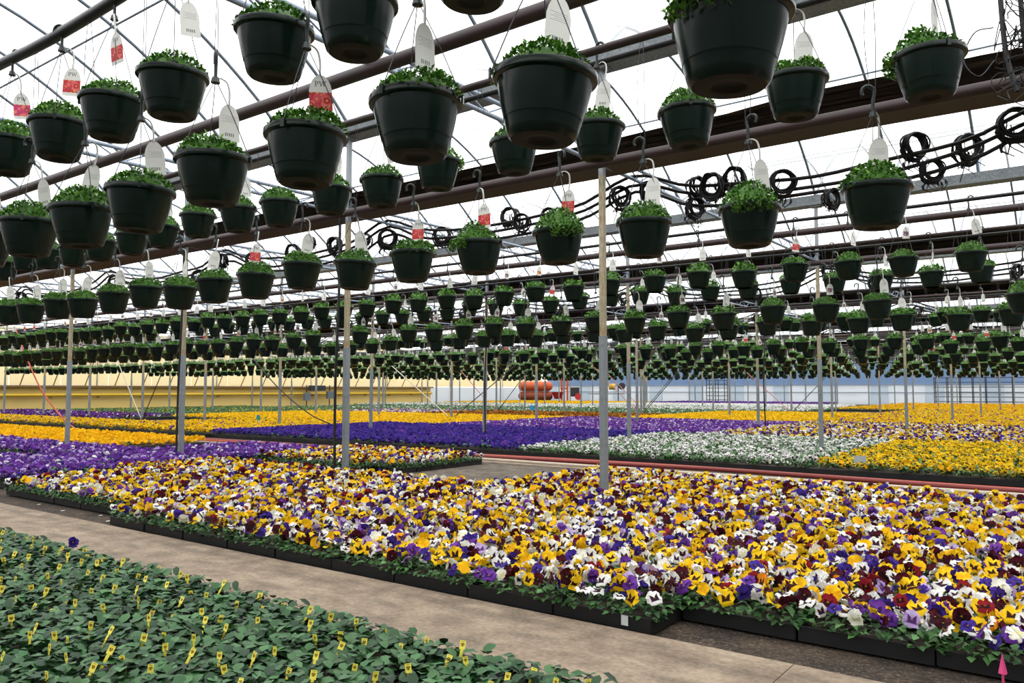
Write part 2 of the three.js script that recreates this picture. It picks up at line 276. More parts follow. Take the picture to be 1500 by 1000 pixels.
// an ovate leaf along +Y in its own frame, folded at the midrib; dir = growing direction, up = side its face looks to
const _q = new THREE.Quaternion(), _m = new THREE.Matrix4();
function leaf(s, at, dir, up, len, wid, col, rows = 1, curl = 0.2) {
  const d = dir.clone().normalize(), n = up.clone().addScaledVector(d, -up.dot(d)).normalize(), w = d.clone().cross(n);
  const P = (y, x, z) => s.v(at.x + d.x * y * len + w.x * x * wid + n.x * z * len, at.y + d.y * y * len + w.y * x * wid + n.y * z * len, at.z + d.z * y * len + w.z * x * wid + n.z * z * len, col);
  if (rows === 1) { const a = P(0, 0, 0), b = P(0.5, -0.5, 0.08), m = P(0.55, 0, -0.02), c = P(0.5, 0.5, 0.08), e = P(1, 0, -curl); s.t(a, m, b); s.t(a, c, m); s.t(m, e, b); s.t(m, c, e); }
  else { const a = P(0, 0, 0), b1 = P(0.28, -0.42, 0.06), m1 = P(0.3, 0, 0), c1 = P(0.28, 0.42, 0.06), b2 = P(0.68, -0.46, 0.06 - curl * 0.3), m2 = P(0.7, 0, -curl * 0.35), c2 = P(0.68, 0.46, 0.06 - curl * 0.3), e = P(1, 0, -curl);
    s.t(a, m1, b1); s.t(a, c1, m1); s.t(b1, m1, m2); s.t(b1, m2, b2); s.t(m1, c1, c2); s.t(m1, c2, m2); s.t(b2, m2, e); s.t(m2, c2, e); }
}
const shade = (c, k) => [c[0] * k, c[1] * k, c[2] * k];
const FL = {  // petal colour, upper-petal colour, blotch colour, eye
  yellow: [[0.95, 0.6, 0.011], [0.95, 0.635, 0.016], [0.035, 0.008, 0.006]], gold: [[0.95, 0.545, 0.007], [0.95, 0.575, 0.009], [0.85, 0.42, 0.005]],
  white: [[0.93, 0.92, 0.87], [0.94, 0.93, 0.89], [0.03, 0.008, 0.03]], ivory: [[0.93, 0.91, 0.78], [0.93, 0.92, 0.82], [0.7, 0.68, 0.4]],
  blue: [[0.05, 0.024, 0.25], [0.062, 0.03, 0.29], [0.018, 0.006, 0.09]], violet: [[0.15, 0.036, 0.32], [0.2, 0.06, 0.4], [0.04, 0.008, 0.1]],
  wine: [[0.06, 0.006, 0.013], [0.08, 0.008, 0.016], [0.012, 0.002, 0.004]], red: [[0.24, 0.01, 0.018], [0.27, 0.012, 0.02], [0.03, 0.002, 0.004]],
  lilac: [[0.5, 0.36, 0.66], [0.56, 0.43, 0.7], [0.09, 0.03, 0.16]], orange: [[0.9, 0.3, 0.006], [0.9, 0.33, 0.01], [0.05, 0.01, 0.006]], rust: [[0.28, 0.1, 0.012], [0.34, 0.14, 0.014], [0.04, 0.01, 0.004]],
};
function pansy(kind, lod) {
  const [pc, uc, bl] = FL[kind], s = new Soup(), R = 0.033;
  const petals = [[62, 1.06, 0.9, 0, 0], [118, 1.06, 0.9, 0, 0], [-2, 1.0, 0.84, 1, 0.004], [182, 1.0, 0.84, 1, 0.004], [270, 1.02, 1.12, 1, 0.006]];
  for (const [deg, L, W, face, lift] of petals) {
    const a = (deg + rr(-6, 6)) * Math.PI / 180, ca = Math.cos(a), sa = Math.sin(a), k = rr(0.88, 1.12), ph = rr(0, 6), bend = face ? rr(0, 1.5) : rr(-1.0, 0.9), col = shade(face ? pc : uc, k);
    const rad = lod === 0 ? [0, 0.1, 0.46, 0.58, 0.86, 1] : lod === 1 ? [0, 0.45, 1] : [0, 1], wid = lod === 0 ? [0.1, 0.25, 0.8, 0.95, 1.05, 0.66] : lod === 1 ? [0.1, 0.75, 0.85] : [0.25, 0.95], ts = lod === 0 ? [-1, -0.35, 0.35, 1] : lod === 1 ? [-1, 0, 1] : [-1, 1];
    const at = rad.map((r, i) => ts.map((t) => {
      const rl = R * L * (r - (i === rad.length - 1 ? 0.13 * t * t : 0)), wl = R * W * wid[i] * t * 0.72, z = lift + 0.006 * r + (lod ? 0.004 : 0.008) * Math.sin(t * 3.2 + ph) * r * r - 0.014 * r * r * r * bend;
      const dark = face && r < 0.5;
      return s.v(ca * rl - sa * wl, sa * rl + ca * wl, z, r === 0 ? (lod === 2 ? [(bl[0] + col[0]) / 2, (bl[1] + col[1]) / 2, (bl[2] + col[2]) / 2] : face && !lod ? [0.75, 0.4, 0.02] : face ? bl : col) : dark ? bl : col);
    }));
    for (let i = 0; i < rad.length - 1; i++) for (let j = 0; j < ts.length - 1; j++) { s.t(at[i][j], at[i + 1][j], at[i + 1][j + 1]); s.t(at[i][j], at[i + 1][j + 1], at[i][j + 1]); }
  }
  return s.build();
}
const BL = {}; for (const k of Object.keys(FL)) BL[k] = [[pansy(k, 0), pansy(k, 0), pansy(k, 0)], [pansy(k, 1), pansy(k, 1)], [pansy(k, 2), pansy(k, 2)]];
// quaternion of a blossom whose face looks along n, lower petal downhill
const _x = V(0, 0, 0), _y = V(0, 0, 0);
function facing(n, spin) { _y.set(Math.sin(spin) * 0.3, 1, Math.cos(spin) * 0.3).addScaledVector(n, -_y.dot(n)).normalize(); _x.crossVectors(_y, n); return new THREE.Quaternion().setFromRotationMatrix(_m.makeBasis(_x.clone(), _y.clone(), n)); }
function bloomPose(bias = 0.35, edge = 0) { const t = rr(0.15, 1.45) + edge, a = rr(0, Math.PI * 2); const n = V(Math.sin(t) * Math.cos(a) + 0.18 * bias, Math.cos(t), Math.sin(t) * Math.sin(a) + bias).normalize(); return facing(n, rr(0, 6.28)); }
const MIX = [['yellow', 27], ['gold', 9], ['white', 23], ['ivory', 5], ['blue', 11], ['violet', 7], ['wine', 11], ['red', 2.5], ['lilac', 2.5], ['orange', 1]];
const PURPLE = [['violet', 70], ['lilac', 16], ['blue', 8], ['white', 3]];

const TW = 0.535, TD = 0.272;                                     // a flat
const trayGeo = (() => { const w = TW - 0.012, d = TD - 0.008, h = 0.062; return join([bx(w, h, 0.008, 0, h / 2, d / 2), bx(w, h, 0.008, 0, h / 2, -d / 2), bx(0.008, h, d, w / 2, h / 2, 0), bx(0.008, h, d, -w / 2, h / 2, 0), bx(w + 0.012, 0.006, 0.014, 0, h, d / 2), bx(w + 0.012, 0.006, 0.014, 0, h, -d / 2), bx(0.014, 0.006, d, w / 2, h, 0), bx(0.014, 0.006, d, -w / 2, h, 0), bx(w, 0.006, d, 0, 0.003, 0), bx(0.008, h - 0.012, d, 0, h / 2 - 0.006, 0), bx(0.006, h - 0.012, d, w / 4, h / 2 - 0.006, 0), bx(0.006, h - 0.012, d, -w / 4, h / 2 - 0.006, 0)]); })();
const peatGeo = bx(TW - 0.03, 0.01, TD - 0.02, 0, 0.044, 0);
function greens(n, h0, h1, len, wid, cols, rows, spread = 1.06, flat = 0.5, edge = 0) {
  const s = new Soup();
  for (let i = 0; i < n; i++) {
    const x = rr(-0.5, 0.5) * TW * spread, z = rr(-0.5, 0.5) * TD * spread, a = rr(0, 6.28), t = rr(0.15, flat), k = rr(0.7, 1.25);
    const d = V(Math.cos(a) * Math.cos(t), Math.sin(t), Math.sin(a) * Math.cos(t)), L = len * rr(0.7, 1.2);
    leaf(s, V(x, rr(h0, h1), z).addScaledVector(d, -L / 2), d, V(rr(-0.2, 0.2), 1, rr(-0.2, 0.2)), L, wid * rr(0.75, 1.15), shade(pick(cols), k), rows, rr(0.05, 0.35));
  }
  for (let i = 0; i < edge; i++) {      // leaves leaning out over the rim of the tray
    const q = rnd() * (TW + TD) * 2, alongX = q < TW * 2, sg = rnd() < 0.5 ? -1 : 1, u = rr(-0.5, 0.5);
    const at = alongX ? V(u * TW, rr(0.06, 0.11), sg * TD * 0.49) : V(sg * TW * 0.49, rr(0.06, 0.11), u * TD), d = alongX ? V(rr(-0.8, 0.8), rr(-0.35, 0.6), sg) : V(sg, rr(-0.35, 0.6), rr(-0.8, 0.8));
    leaf(s, at, d, V(rr(-0.3, 0.3), 1, rr(-0.3, 0.3)), len * rr(0.6, 0.9), wid * rr(0.8, 1.15), shade(pick(cols), rr(0.75, 1.3)), rows, 0.2);
  }
  return s.build();
}
const PG = [[0.036, 0.12, 0.027], [0.058, 0.165, 0.038], [0.09, 0.22, 0.062], [0.024, 0.08, 0.02]];
const pansyGreens = [0, 1, 2, 3].map(() => greens(190, 0.055, 0.125, 0.052, 0.03, PG, 1, 1.08, 1.0, 95));
function bloomSpots(nx, nz) { const out = []; for (let i = 0; i < nx; i++) for (let j = 0; j < nz; j++) out.push([((i + rr(0.1, 0.9)) / nx - 0.5) * TW * 1.02, rr(0.125, 0.18), ((j + rr(0.1, 0.9)) / nz - 0.5) * TD * 1.12]); return out; }
// merged blossom layers for the flats that stand farther off
const mixLayers = []; for (let k = 0; k < 12; k++) { const s = new Soup(); for (const p of bloomSpots(8, 5)) { if (rnd() < 0.04) continue; const sc = rr(0.85, 1.15); s.add(pick(BL[weighted(MIX)][1]), new THREE.Matrix4().compose(V(...p), bloomPose(), V(sc, sc, sc))); } mixLayers.push(s.build()); }
const proj = (x, y, z) => { const v = V(x, y, z).project(camera); return [750 + 750 * v.x, 500 - 500 * v.y]; };
camera.updateMatrixWorld(true); camera.updateProjectionMatrix();
const depthOf = (x, z) => -0.597 * x - 0.802 * z;
let nFlat = 0, nBloom = 0;
function pansyFlat(x, z, label, group) {
  const f = thing('pansy_flat', label, 'flower flat', x, 0.012, z, rr(-0.02, 0.02), group);
  obj('tray', trayGeo, M.tray, f); obj('peat', peatGeo, M.peat, f);
  const lv = obj('foliage', pick(pansyGreens), M.leaf, f); lv.rotation.y = rnd() < 0.5 ? 0 : Math.PI; lv.userData.kind = 'stuff';
  nFlat++;
  const [px, py] = proj(x, 0.15, z), near = depthOf(x, z) < 6.8 && px > -60 && px < 1560 && py < 1040;
  if (near) for (const p of bloomSpots(8, 5)) {
    if (rnd() < 0.04) continue;
    const kind = weighted(MIX), b = obj('blossom', pick(BL[kind][depthOf(x, z) < 5 ? 0 : 1]), M.petal, f); nBloom++;
    b.position.set(...p); b.quaternion.copy(bloomPose()); b.scale.setScalar(rr(0.85, 1.2));
  } else { const b = obj('blossoms', pick(mixLayers), M.petal, f); b.userData.kind = 'stuff'; if (rnd() < 0.5) b.scale.x = -1; }
  return f;
}
// front bed: rows of flats parallel to the walk; its front edge is stepped, a bay is left empty behind
const flats = [];
const F0 = -3.27;
for (let j = 0; j < 18; j++) for (let i = -2; i < 18; i++) {
  const x = -0.30 - i * (TW + 0.004); let z = F0 - TD / 2 - j * (TD + 0.004);
  if (x > -1.65) { if (j === 0) continue; z -= 0.02; }             // set back at the near end
  if (x < -6.3 && j === 0) continue;                               // and beyond the second post
  const bound = -9.05 - 0.2 * (-z - 3.4); if (x < bound - 0.1) continue;
  if (z < -6.25 && x < -4.75) continue;
  if (z < -8.35) continue;
  flats.push([x, z, j, i]);
}
for (let j = 0; j < 7; j++) for (let i = 0; i < 5; i++) { const x = -7.62 - i * (TW + 0.004), z = -7.35 - j * (TD + 0.006); if (x < -9.05 - 0.2 * (-z - 3.4)) continue; if (i === 0 && j === 0) continue; flats.push([x, z, 100 + j, i]); }
for (const [x, z, j, i] of flats) {
  const [label, group] = j >= 100 ? [`mixed pansy flat, ${nth(j - 99)} row of the separate block, ${nth(i + 1)} from its aisle corner`, 'flats in the block behind the empty aisle bay']
    : [i < 0 ? `black flat of mixed pansies, ${nth(j + 1)} row from the walkway, past the pink stake` : `black flat of mixed pansies, ${nth(j + 1)} row from the walkway, ${nth(i + 1)} from the pink stake`, 'flats of the front pansy bed'];
  const f = pansyFlat(x, z, label, group);
  if ((j === 0 && rnd() < 0.12) || (x > -0.7 && j === 1) || (j >= 100 && j < 102) || (j === 0 && x > -2.0)) obj('care_label', bx(0.035, 0.045, 0.003, rr(0.1, 0.22), 0.04, TD / 2 + 0.005), mat(hex('#dfe6e6'), 0.6), f);
}
console.log('pansy flats', nFlat, 'blossom meshes', nBloom);

// ---------------------------------------------------------------- beds too far or too many to count: stuff
const clump = (() => { const s = new Soup(); for (let i = 0; i < 9; i++) { const a = i * 0.9, t = rr(0.2, 1), d = V(Math.cos(a) * Math.cos(t), Math.sin(t), Math.sin(a) * Math.cos(t)); leaf(s, V(rr(-0.05, 0.05), rr(0.05, 0.11), rr(-0.05, 0.05)), d, V(0, 1, 0.2), rr(0.045, 0.065), 0.032, shade(pick(PG), rr(0.8, 1.25)), 1, 0.2); } return s.build(); })();
let nInst = 0;
function bed(name, label, x0, x1, z0, z1, palette, dens, size, lod, green = 45, gap = null) {   // x0 < x1, z0 nearest
  const g = new THREE.Group(); g.name = numbered(name); scene.add(g); tag(g, label, 'flower bed', null, 'stuff');
  const w = x1 - x0, d = Math.abs(z1 - z0);
  obj('trays', join([bx(w, 0.07, d, (x0 + x1) / 2, 0.035 + 0.012, (z0 + z1) / 2)]), M.tray, g).userData.kind = 'stuff';
  obj('peat', join([bx(w - 0.04, 0.01, d - 0.04, (x0 + x1) / 2, 0.08, (z0 + z1) / 2)]), M.peat, g).userData.kind = 'stuff';
  const place = (n, geo, material, nm, y0, y1, pose, sc) => {
    const im = new THREE.InstancedMesh(geo, material, n), m = new THREE.Matrix4();
    for (let i = 0; i < n; i++) { const s = sc * rr(0.85, 1.2); m.compose(V(rr(x0 + 0.02, x1 - 0.02), rr(y0, y1), z0 + (z1 - z0) * rr(0.003, 0.997)), pose(), V(s, s, s)); im.setMatrixAt(i, m); }
    im.name = nm; im.castShadow = im.receiveShadow = true; im.userData.kind = 'stuff'; g.add(im); nInst += n;
  };
  const area = w * d, tot = palette.reduce((a, p) => a + p[1], 0);
  for (const [k, share] of palette) { const n = Math.max(1, Math.round(area * dens * share / tot / 2)); for (const geo of BL[k][lod]) place(n, geo, M.petal, 'blossoms', 0.125, 0.185, () => bloomPose(0.4), size); }
  if (green) place(Math.round(area * green), clump, M.leaf, 'foliage', lod === 2 ? 0 : 0.012, lod === 2 ? 0.02 : 0.045, () => new THREE.Quaternion().setFromAxisAngle(V(0, 1, 0), rr(0, 6.28)), lod === 2 ? 1.2 : 1.05);
}
const BLUE = [['blue', 92], ['violet', 8]], YEL = [['yellow', 70], ['gold', 30]], GOLD = [['gold', 90], ['yellow', 10]], YELD = [['yellow', 70], ['gold', 18], ['violet', 7], ['wine', 3]], WHT = [['white', 96], ['ivory', 4]], LAV = [['violet', 72], ['lilac', 20], ['white', 5]], RUST = [['rust', 70], ['orange', 15], ['wine', 15]], MIX2 = [['yellow', 36], ['white', 24], ['blue', 16], ['wine', 14], ['violet', 8]];
bed('purple_pansy_bed', 'violet and lilac pansies beyond the mixed flats along the walk', -13.2, -9.75, -3.75, -5.0, PURPLE, 300, 1.05, 1, 60);
bed('purple_pansy_bed', 'violet and lilac pansies reaching back towards the aisle by the leaning post', -12.2, -9.9, -5.0, -8.6, PURPLE, 300, 1.05, 1, 60);
bed('purple_pansy_bed', 'violet pansies edging the golden yellow bed', -18.0, -12.2, -5.55, -6.7, PURPLE, 280, 1.05, 1, 60);
bed('yellow_pansy_bed', 'golden yellow pansies beside the tall leaning posts', -24.0, -13.9, -6.7, -8.9, GOLD, 300, 1.0, 1, 30);
bed('yellow_pansy_bed', 'golden yellow pansies next to the violet edging', -24.0, -17.9, -5.5, -6.7, GOLD, 300, 1.0, 1, 30);
bed('blue_pansy_bed', 'deep blue violet pansies behind the red hoses', -16.6, -7.85, -10.62, -16.2, BLUE, 330, 1.0, 1, 40);
bed('white_pansy_bed', 'white pansies with dark faces beside the blue ones', -7.85, -3.1, -10.62, -16.2, WHT, 100, 0.9, 1, 130);
bed('yellow_pansy_bed', 'yellow dark-faced pansies beside the white ones', -3.1, 2.0, -10.62, -16.2, [['yellow', 92], ['gold', 8]], 160, 0.95, 1, 120);
bed('yellow_pansy_bed', 'yellow pansies dotted with violet beyond the blue bed', -22.3, -16.6, -10.5, -16.2, YELD, 260, 1.0, 1, 40);
bed('yellow_pansy_bed', 'narrow strip of yellow pansies by the orange hose', -34, -22.3, -10.6, -12.6, YELD, 220, 1.0, 1, 40);
bed('purple_pansy_bed', 'dark purple pansies near the low yellow wall', -41, -28, -12.8, -16.6, [['violet', 55], ['wine', 35], ['white', 8]], 130, 1.2, 2, 40);
bed('yellow_pansy_bed', 'broad band of plain yellow pansies behind the blue bed', -28, -14.5, -16.25, -23.2, YEL, 200, 1.1, 2, 20);
bed('green_plant_bed', 'green plants with few blooms before the yellow wall', -41, -28.2, -16.8, -28.2, [['yellow', 1]], 3, 1.1, 2, 70);
bed('lavender_pansy_bed', 'bicoloured violet and lilac pansies behind the white bed', -14.5, -6.9, -16.3, -23.2, LAV, 210, 1.15, 2, 20);
bed('mixed_pansy_bed', 'far block of yellow white and blue mixed pansies', -6.9, 2, -16.4, -23.9, MIX2, 170, 1.15, 2, 40);
bed('mixed_pansy_bed', 'thin band of violet and cream pansies behind the plain yellow', -28, -22.4, -23.4, -27.8, [['violet', 50], ['ivory', 30], ['yellow', 20]], 120, 1.2, 2, 40);
bed('rust_pansy_bed', 'rust brown pansies behind the lavender ones', -22.4, -13.2, -23.4, -28.2, RUST, 150, 1.2, 2, 20);
bed('yellow_pansy_bed', 'plain yellow pansies behind the rust brown ones', -13.2, -7.2, -23.4, -33.5, YEL, 150, 1.2, 2, 20);
bed('yellow_pansy_bed', 'far yellow pansies flecked with violet and green', -7.2, 2, -24.0, -42, [['yellow', 75], ['orange', 8], ['violet', 7]], 95, 1.25, 2, 40);
bed('green_plant_bed', 'band of low green plants behind the rust pansies', -38, -13.2, -28.4, -36.0, [['white', 1]], 5, 1.1, 2, 70);
bed('white_pansy_bed', 'grey green bed with small white flowers', -41, -11.0, -36.8, -44.5, [['white', 1]], 42, 1.1, 2, 60);
bed('white_pansy_bed', 'white pansies in the farthest beds', -27.5, -12, -45.2, -51.5, [['white', 1]], 90, 1.3, 2, 20);
bed('yellow_pansy_bed', 'distant yellow pansies before the orange machine', -41, -27.8, -45.5, -56, YEL, 75, 1.3, 2, 20);
bed('purple_pansy_bed', 'distant purple pansies before the pale far wall', -27.5, -15.5, -54, -60.5, [['violet', 1]], 80, 1.3, 2, 20);
bed('yellow_pansy_bed', 'distant yellow and orange pansies before the far wall', -11.0, 2, -42.6, -59.9, [['yellow', 70], ['orange', 30]], 75, 1.3, 2, 25);
console.log('instances', nInst);

// ---------------------------------------------------------------- seedling flats with yellow tags
{
  const SG = [[0.024, 0.085, 0.026], [0.036, 0.12, 0.037], [0.07, 0.18, 0.062], [0.012, 0.046, 0.015], [0.04, 0.11, 0.03]];
  const variants = [0, 1, 2, 3, 4, 5].map(() => greens(300, 0.05, 0.115, 0.055, 0.043, SG, 2, 1.1, 0.8));
  const cv = document.createElement('canvas'); cv.width = 64; cv.height = 96; const c = cv.getContext('2d');
  c.fillStyle = '#f1e35a'; c.fillRect(0, 0, 64, 96); c.fillStyle = '#d7b826'; c.beginPath(); c.arc(32, 44, 24, 0, 7); c.fill(); c.fillStyle = '#4c3a22'; for (const [x, y, r] of [[22, 38, 8], [42, 38, 8], [32, 54, 9]]) { c.beginPath(); c.arc(x, y, r, 0, 7); c.fill(); } c.fillStyle = '#8a7b2c'; c.fillRect(10, 8, 44, 6);
  const tx = new THREE.CanvasTexture(cv); tx.colorSpace = THREE.SRGBColorSpace;
  const tagMat = mat(0xffffff, 0.55, { map: tx }), stakeMat = mat(hex('#e8d84e'), 0.55), tagGeo = bx(0.021, 0.03, 0.0016, 0, 0.015, 0), stake = bx(0.011, 0.09, 0.0014, 0, -0.045, 0);
  for (let j = 0; j < 8; j++) for (let i = 0; i < 17; i++) {
    const x = -0.75 - i * (TW + 0.004), z = -2.43 + TD / 2 + j * (TD + 0.004);
    const [px, py] = proj(x, 0.1, z); if (depthOf(x, z) < 0.9 || px < -190 || py > 1160 || px > 1600) continue;
    const f = thing('seedling_flat', `flat of leafy green seedlings with yellow tags, ${nth(j + 1)} row from the walkway`, 'seedling flat', x, 0.002, z, rr(-0.015, 0.015), `seedling flats in the ${nth(j + 1)} row`);
    obj('tray', trayGeo, M.tray, f); obj('peat', peatGeo, M.peat, f);
    const lv = obj('foliage', pick(variants), M.leaf, f); lv.userData.kind = 'stuff'; lv.rotation.y = rnd() < 0.5 ? 0 : Math.PI;
    for (let a = 0; a < 3; a++) for (let b = 0; b < 2; b++) {
      if (rnd() < 0.12) continue;
      const t = obj('plant_tag', tagGeo, tagMat, f); t.position.set((a - 1) * 0.178 + rr(-0.04, 0.04), rr(0.085, 0.118), (b - 0.5) * 0.13 + rr(-0.03, 0.03)); t.rotation.set(rr(-0.5, 0.1), 0.6 + rr(-0.7, 0.7), rr(-0.25, 0.25)); t.scale.setScalar(rr(0.85, 1.12));
      obj('stake', stake, stakeMat, t);
    }
  }
  const s = obj('fallen_blossom', BL.blue[0][0], M.petal); s.position.set(-5.25, 0.14, -2.42); s.rotation.set(0.1, 0.7, 0); tag(s, 'single blue violet pansy bloom lying on the seedlings', 'blossom');
  [[-8.2, -3.45], [-7.6, -3.4], [-6.7, -3.36], [-6.75, -3.42], [-7.05, -3.47]].forEach(([x, z]) => { const p = obj('fallen_petal', new THREE.CircleGeometry(0.018, 7), mat(hex('#d9d6cc'), 0.8, { side: THREE.DoubleSide })); p.position.set(x, 0.008, z); p.rotation.x = -1.5; tag(p, 'white petal dropped on the bare soil', 'petal', 'petals on the soil'); });
  const pk = obj('pink_tag', join([new THREE.ConeGeometry(0.016, 0.07, 4).rotateY(0.6), bx(0.008, 0.17, 0.004, 0, -0.085, 0)]), mat(hex('#d6417e'), 0.5)); pk.position.set(-0.31, 0.17, -3.22); tag(pk, 'bright pink plant stake at the bed corner', 'stake');
}
console.log('seedlings built');

// ---------------------------------------------------------------- hanging baskets
function tagTexture(kind) {
  const cv = document.createElement('canvas'); cv.width = 256; cv.height = 224; const c = cv.getContext('2d');
  c.fillStyle = '#ebeae4'; c.fillRect(0, 0, 256, 224);
  let s2 = 77; const q = () => (s2 = (s2 * 16807) % 2147483647) / 2147483647;
  const flowers = (x0, y0, w, h, bg, cols, r) => { c.save(); c.beginPath(); c.rect(x0, y0, w, h); c.clip(); c.fillStyle = bg; c.fillRect(x0, y0, w, h); for (let i = 0; i < 26; i++) { const x = x0 + q() * w, y = y0 + q() * h, rr2 = r * (0.7 + 0.6 * q()); c.fillStyle = cols[i % cols.length]; for (let k = 0; k < 5; k++) { c.beginPath(); c.arc(x + Math.cos(k * 1.257) * rr2 * 0.6, y + Math.sin(k * 1.257) * rr2 * 0.6, rr2 * 0.55, 0, 7); c.fill(); } c.fillStyle = '#f0c040'; c.beginPath(); c.arc(x, y, rr2 * 0.28, 0, 7); c.fill(); } c.restore(); };
  c.fillStyle = '#2b2b30';
  if (kind === 'pink') { c.font = '44px serif'; c.textAlign = 'center'; c.fillText('PW', 64, 66); c.font = '10px sans-serif'; c.fillText('____________', 64, 76); flowers(0, 100, 128, 98, '#d23a6a', ['#e4487e', '#c22c5c', '#ee7a5c', '#d84070'], 15); }
  if (kind === 'red') { c.font = '40px serif'; c.textAlign = 'center'; c.fillText('PW', 64, 62); flowers(0, 96, 128, 100, '#cf2f3c', ['#e2505a', '#c8242f', '#ea7264'], 16); }
  if (kind === 'violet') { flowers(20, 84, 88, 92, '#efeae6', ['#7b4f86', '#5b3560', '#a2763a'], 17); }
  if (kind === 'amber') { flowers(14, 110, 100, 80, '#eadfd0', ['#d8642f', '#c24a3a', '#e0a030'], 15); }
  c.fillStyle = '#9a9a9a'; for (let i = 0; i < 5; i++) c.fillRect(148, 70 + i * 9, 88 - (i % 2) * 20, 2);
  c.fillStyle = '#26262a'; for (let i = 0; i < 16; i++) if (i % 3) c.fillRect(160 + i * 4, 176, 2 + (i % 2), 20); c.font = '9px sans-serif'; c.textAlign = 'left';
  const t = new THREE.CanvasTexture(cv); t.colorSpace = THREE.SRGBColorSpace; return t;
}
const tagMats = {}; for (const k of ['pink', 'red', 'plain', 'violet', 'amber']) tagMats[k] = mat(0xffffff, 0.55, { map: tagTexture(k) });
function tagShape(w, h) {        // front uses the texture's left half, back its right half
  const s = new THREE.Shape(); s.moveTo(-w / 2, -h); s.lineTo(w / 2, -h); s.lineTo(w / 2 * 0.98, -h * 0.38); s.quadraticCurveTo(w * 0.4, -0.012, w * 0.13, 0); s.lineTo(-w * 0.13, 0); s.quadraticCurveTo(-w * 0.4, -0.012, -w / 2 * 0.98, -h * 0.38); s.closePath();
  const f = new THREE.ShapeGeometry(s, 4), b = f.clone(); const set = (g, o, m) => { const p = g.attributes.position; for (let i = 0; i < p.count; i++) g.attributes.uv.setXY(i, o + 0.5 * (0.5 + m * p.getX(i) / w), 1 + p.getY(i) / h); };
  set(f, 0, 1); f.translate(0, 0, 0.0006); b.rotateY(Math.PI); set(b, 0.5, 1); b.translate(0, 0, -0.0006);
  return join([f, b]);
}
const tagGeoBig = tagShape(0.085, 0.15), tagGeoRound = tagShape(0.07, 0.12);
const strapGeo = tube([V(-0.055, 0.155, 0), V(-0.04, 0.168, 0), V(-0.012, 0.15, 0), V(0, 0.1, 0), V(0, 0.0, 0)], 0.0048, 14, 5);
const PH = 0.19;
const L2 = (list, seg) => new THREE.LatheGeometry(list.map((p) => new THREE.Vector2(...p)), seg);
const potProfile = [[0.088, 0.003], [0.098, 0.012], [0.104, 0.03], [0.1095, 0.054], [0.112, 0.056], [0.1125, 0.06], [0.123, 0.1], [0.131, 0.135], [0.136, 0.165], [0.1365, 0.168], [0.147, 0.169], [0.15, 0.173], [0.15, 0.19], [0.147, 0.193], [0.141, 0.192], [0.136, 0.176], [0.13, 0.15], [0.001, 0.15]];
const potGeo = L2(potProfile, 40), potLow = L2([[0.001, 0.004], [0.088, 0.003], [0.104, 0.03], [0.131, 0.135], [0.1365, 0.168], [0.149, 0.17], [0.15, 0.19], [0.14, 0.19]], 14);
const baseGeo = L2([[0.0005, 0.014], [0.036, 0.014], [0.042, 0.003], [0.05, 0.001], [0.075, 0.0], [0.088, 0.003]], 32);
const hookGeo = (() => { const pts = [V(0, 0, 0), V(0, 0.05, 0), V(-0.004, 0.07, 0)]; for (let i = 0; i <= 8; i++) { const a = Math.PI * 0.95 - i / 8 * Math.PI * 1.15; pts.push(V(0.018 + 0.024 * Math.cos(a), 0.085 + 0.024 * Math.sin(a), 0)); } return join([tube(pts, 0.0065, 30, 7), new THREE.CylinderGeometry(0.012, 0.017, 0.02, 8).translate(0, -0.004, 0)]); })();
const HK = 0.33;                                                   // hook base above the rim
const wires = [0, 1, 2].map((k) => { const a = k * 2.094 + 0.4, e = V(Math.cos(a) * 0.146, PH, Math.sin(a) * 0.146), m = e.clone().multiplyScalar(0.55); m.y = PH + 0.16; return tube([e, m, V(0, PH + HK, 0)], 0.002, 10, 4).translate(0, -PH, 0); });
const clipGeo = [0, 1, 2].map((k) => { const a = k * 2.094 + 0.4; return bx(0.006, 0.03, 0.014).rotateY(-a).translate(Math.cos(a) * 0.1505, PH - 0.008, Math.sin(a) * 0.1505); });
const BG = [[0.07, 0.2, 0.018], [0.11, 0.28, 0.026], [0.045, 0.135, 0.014], [0.16, 0.36, 0.042]];
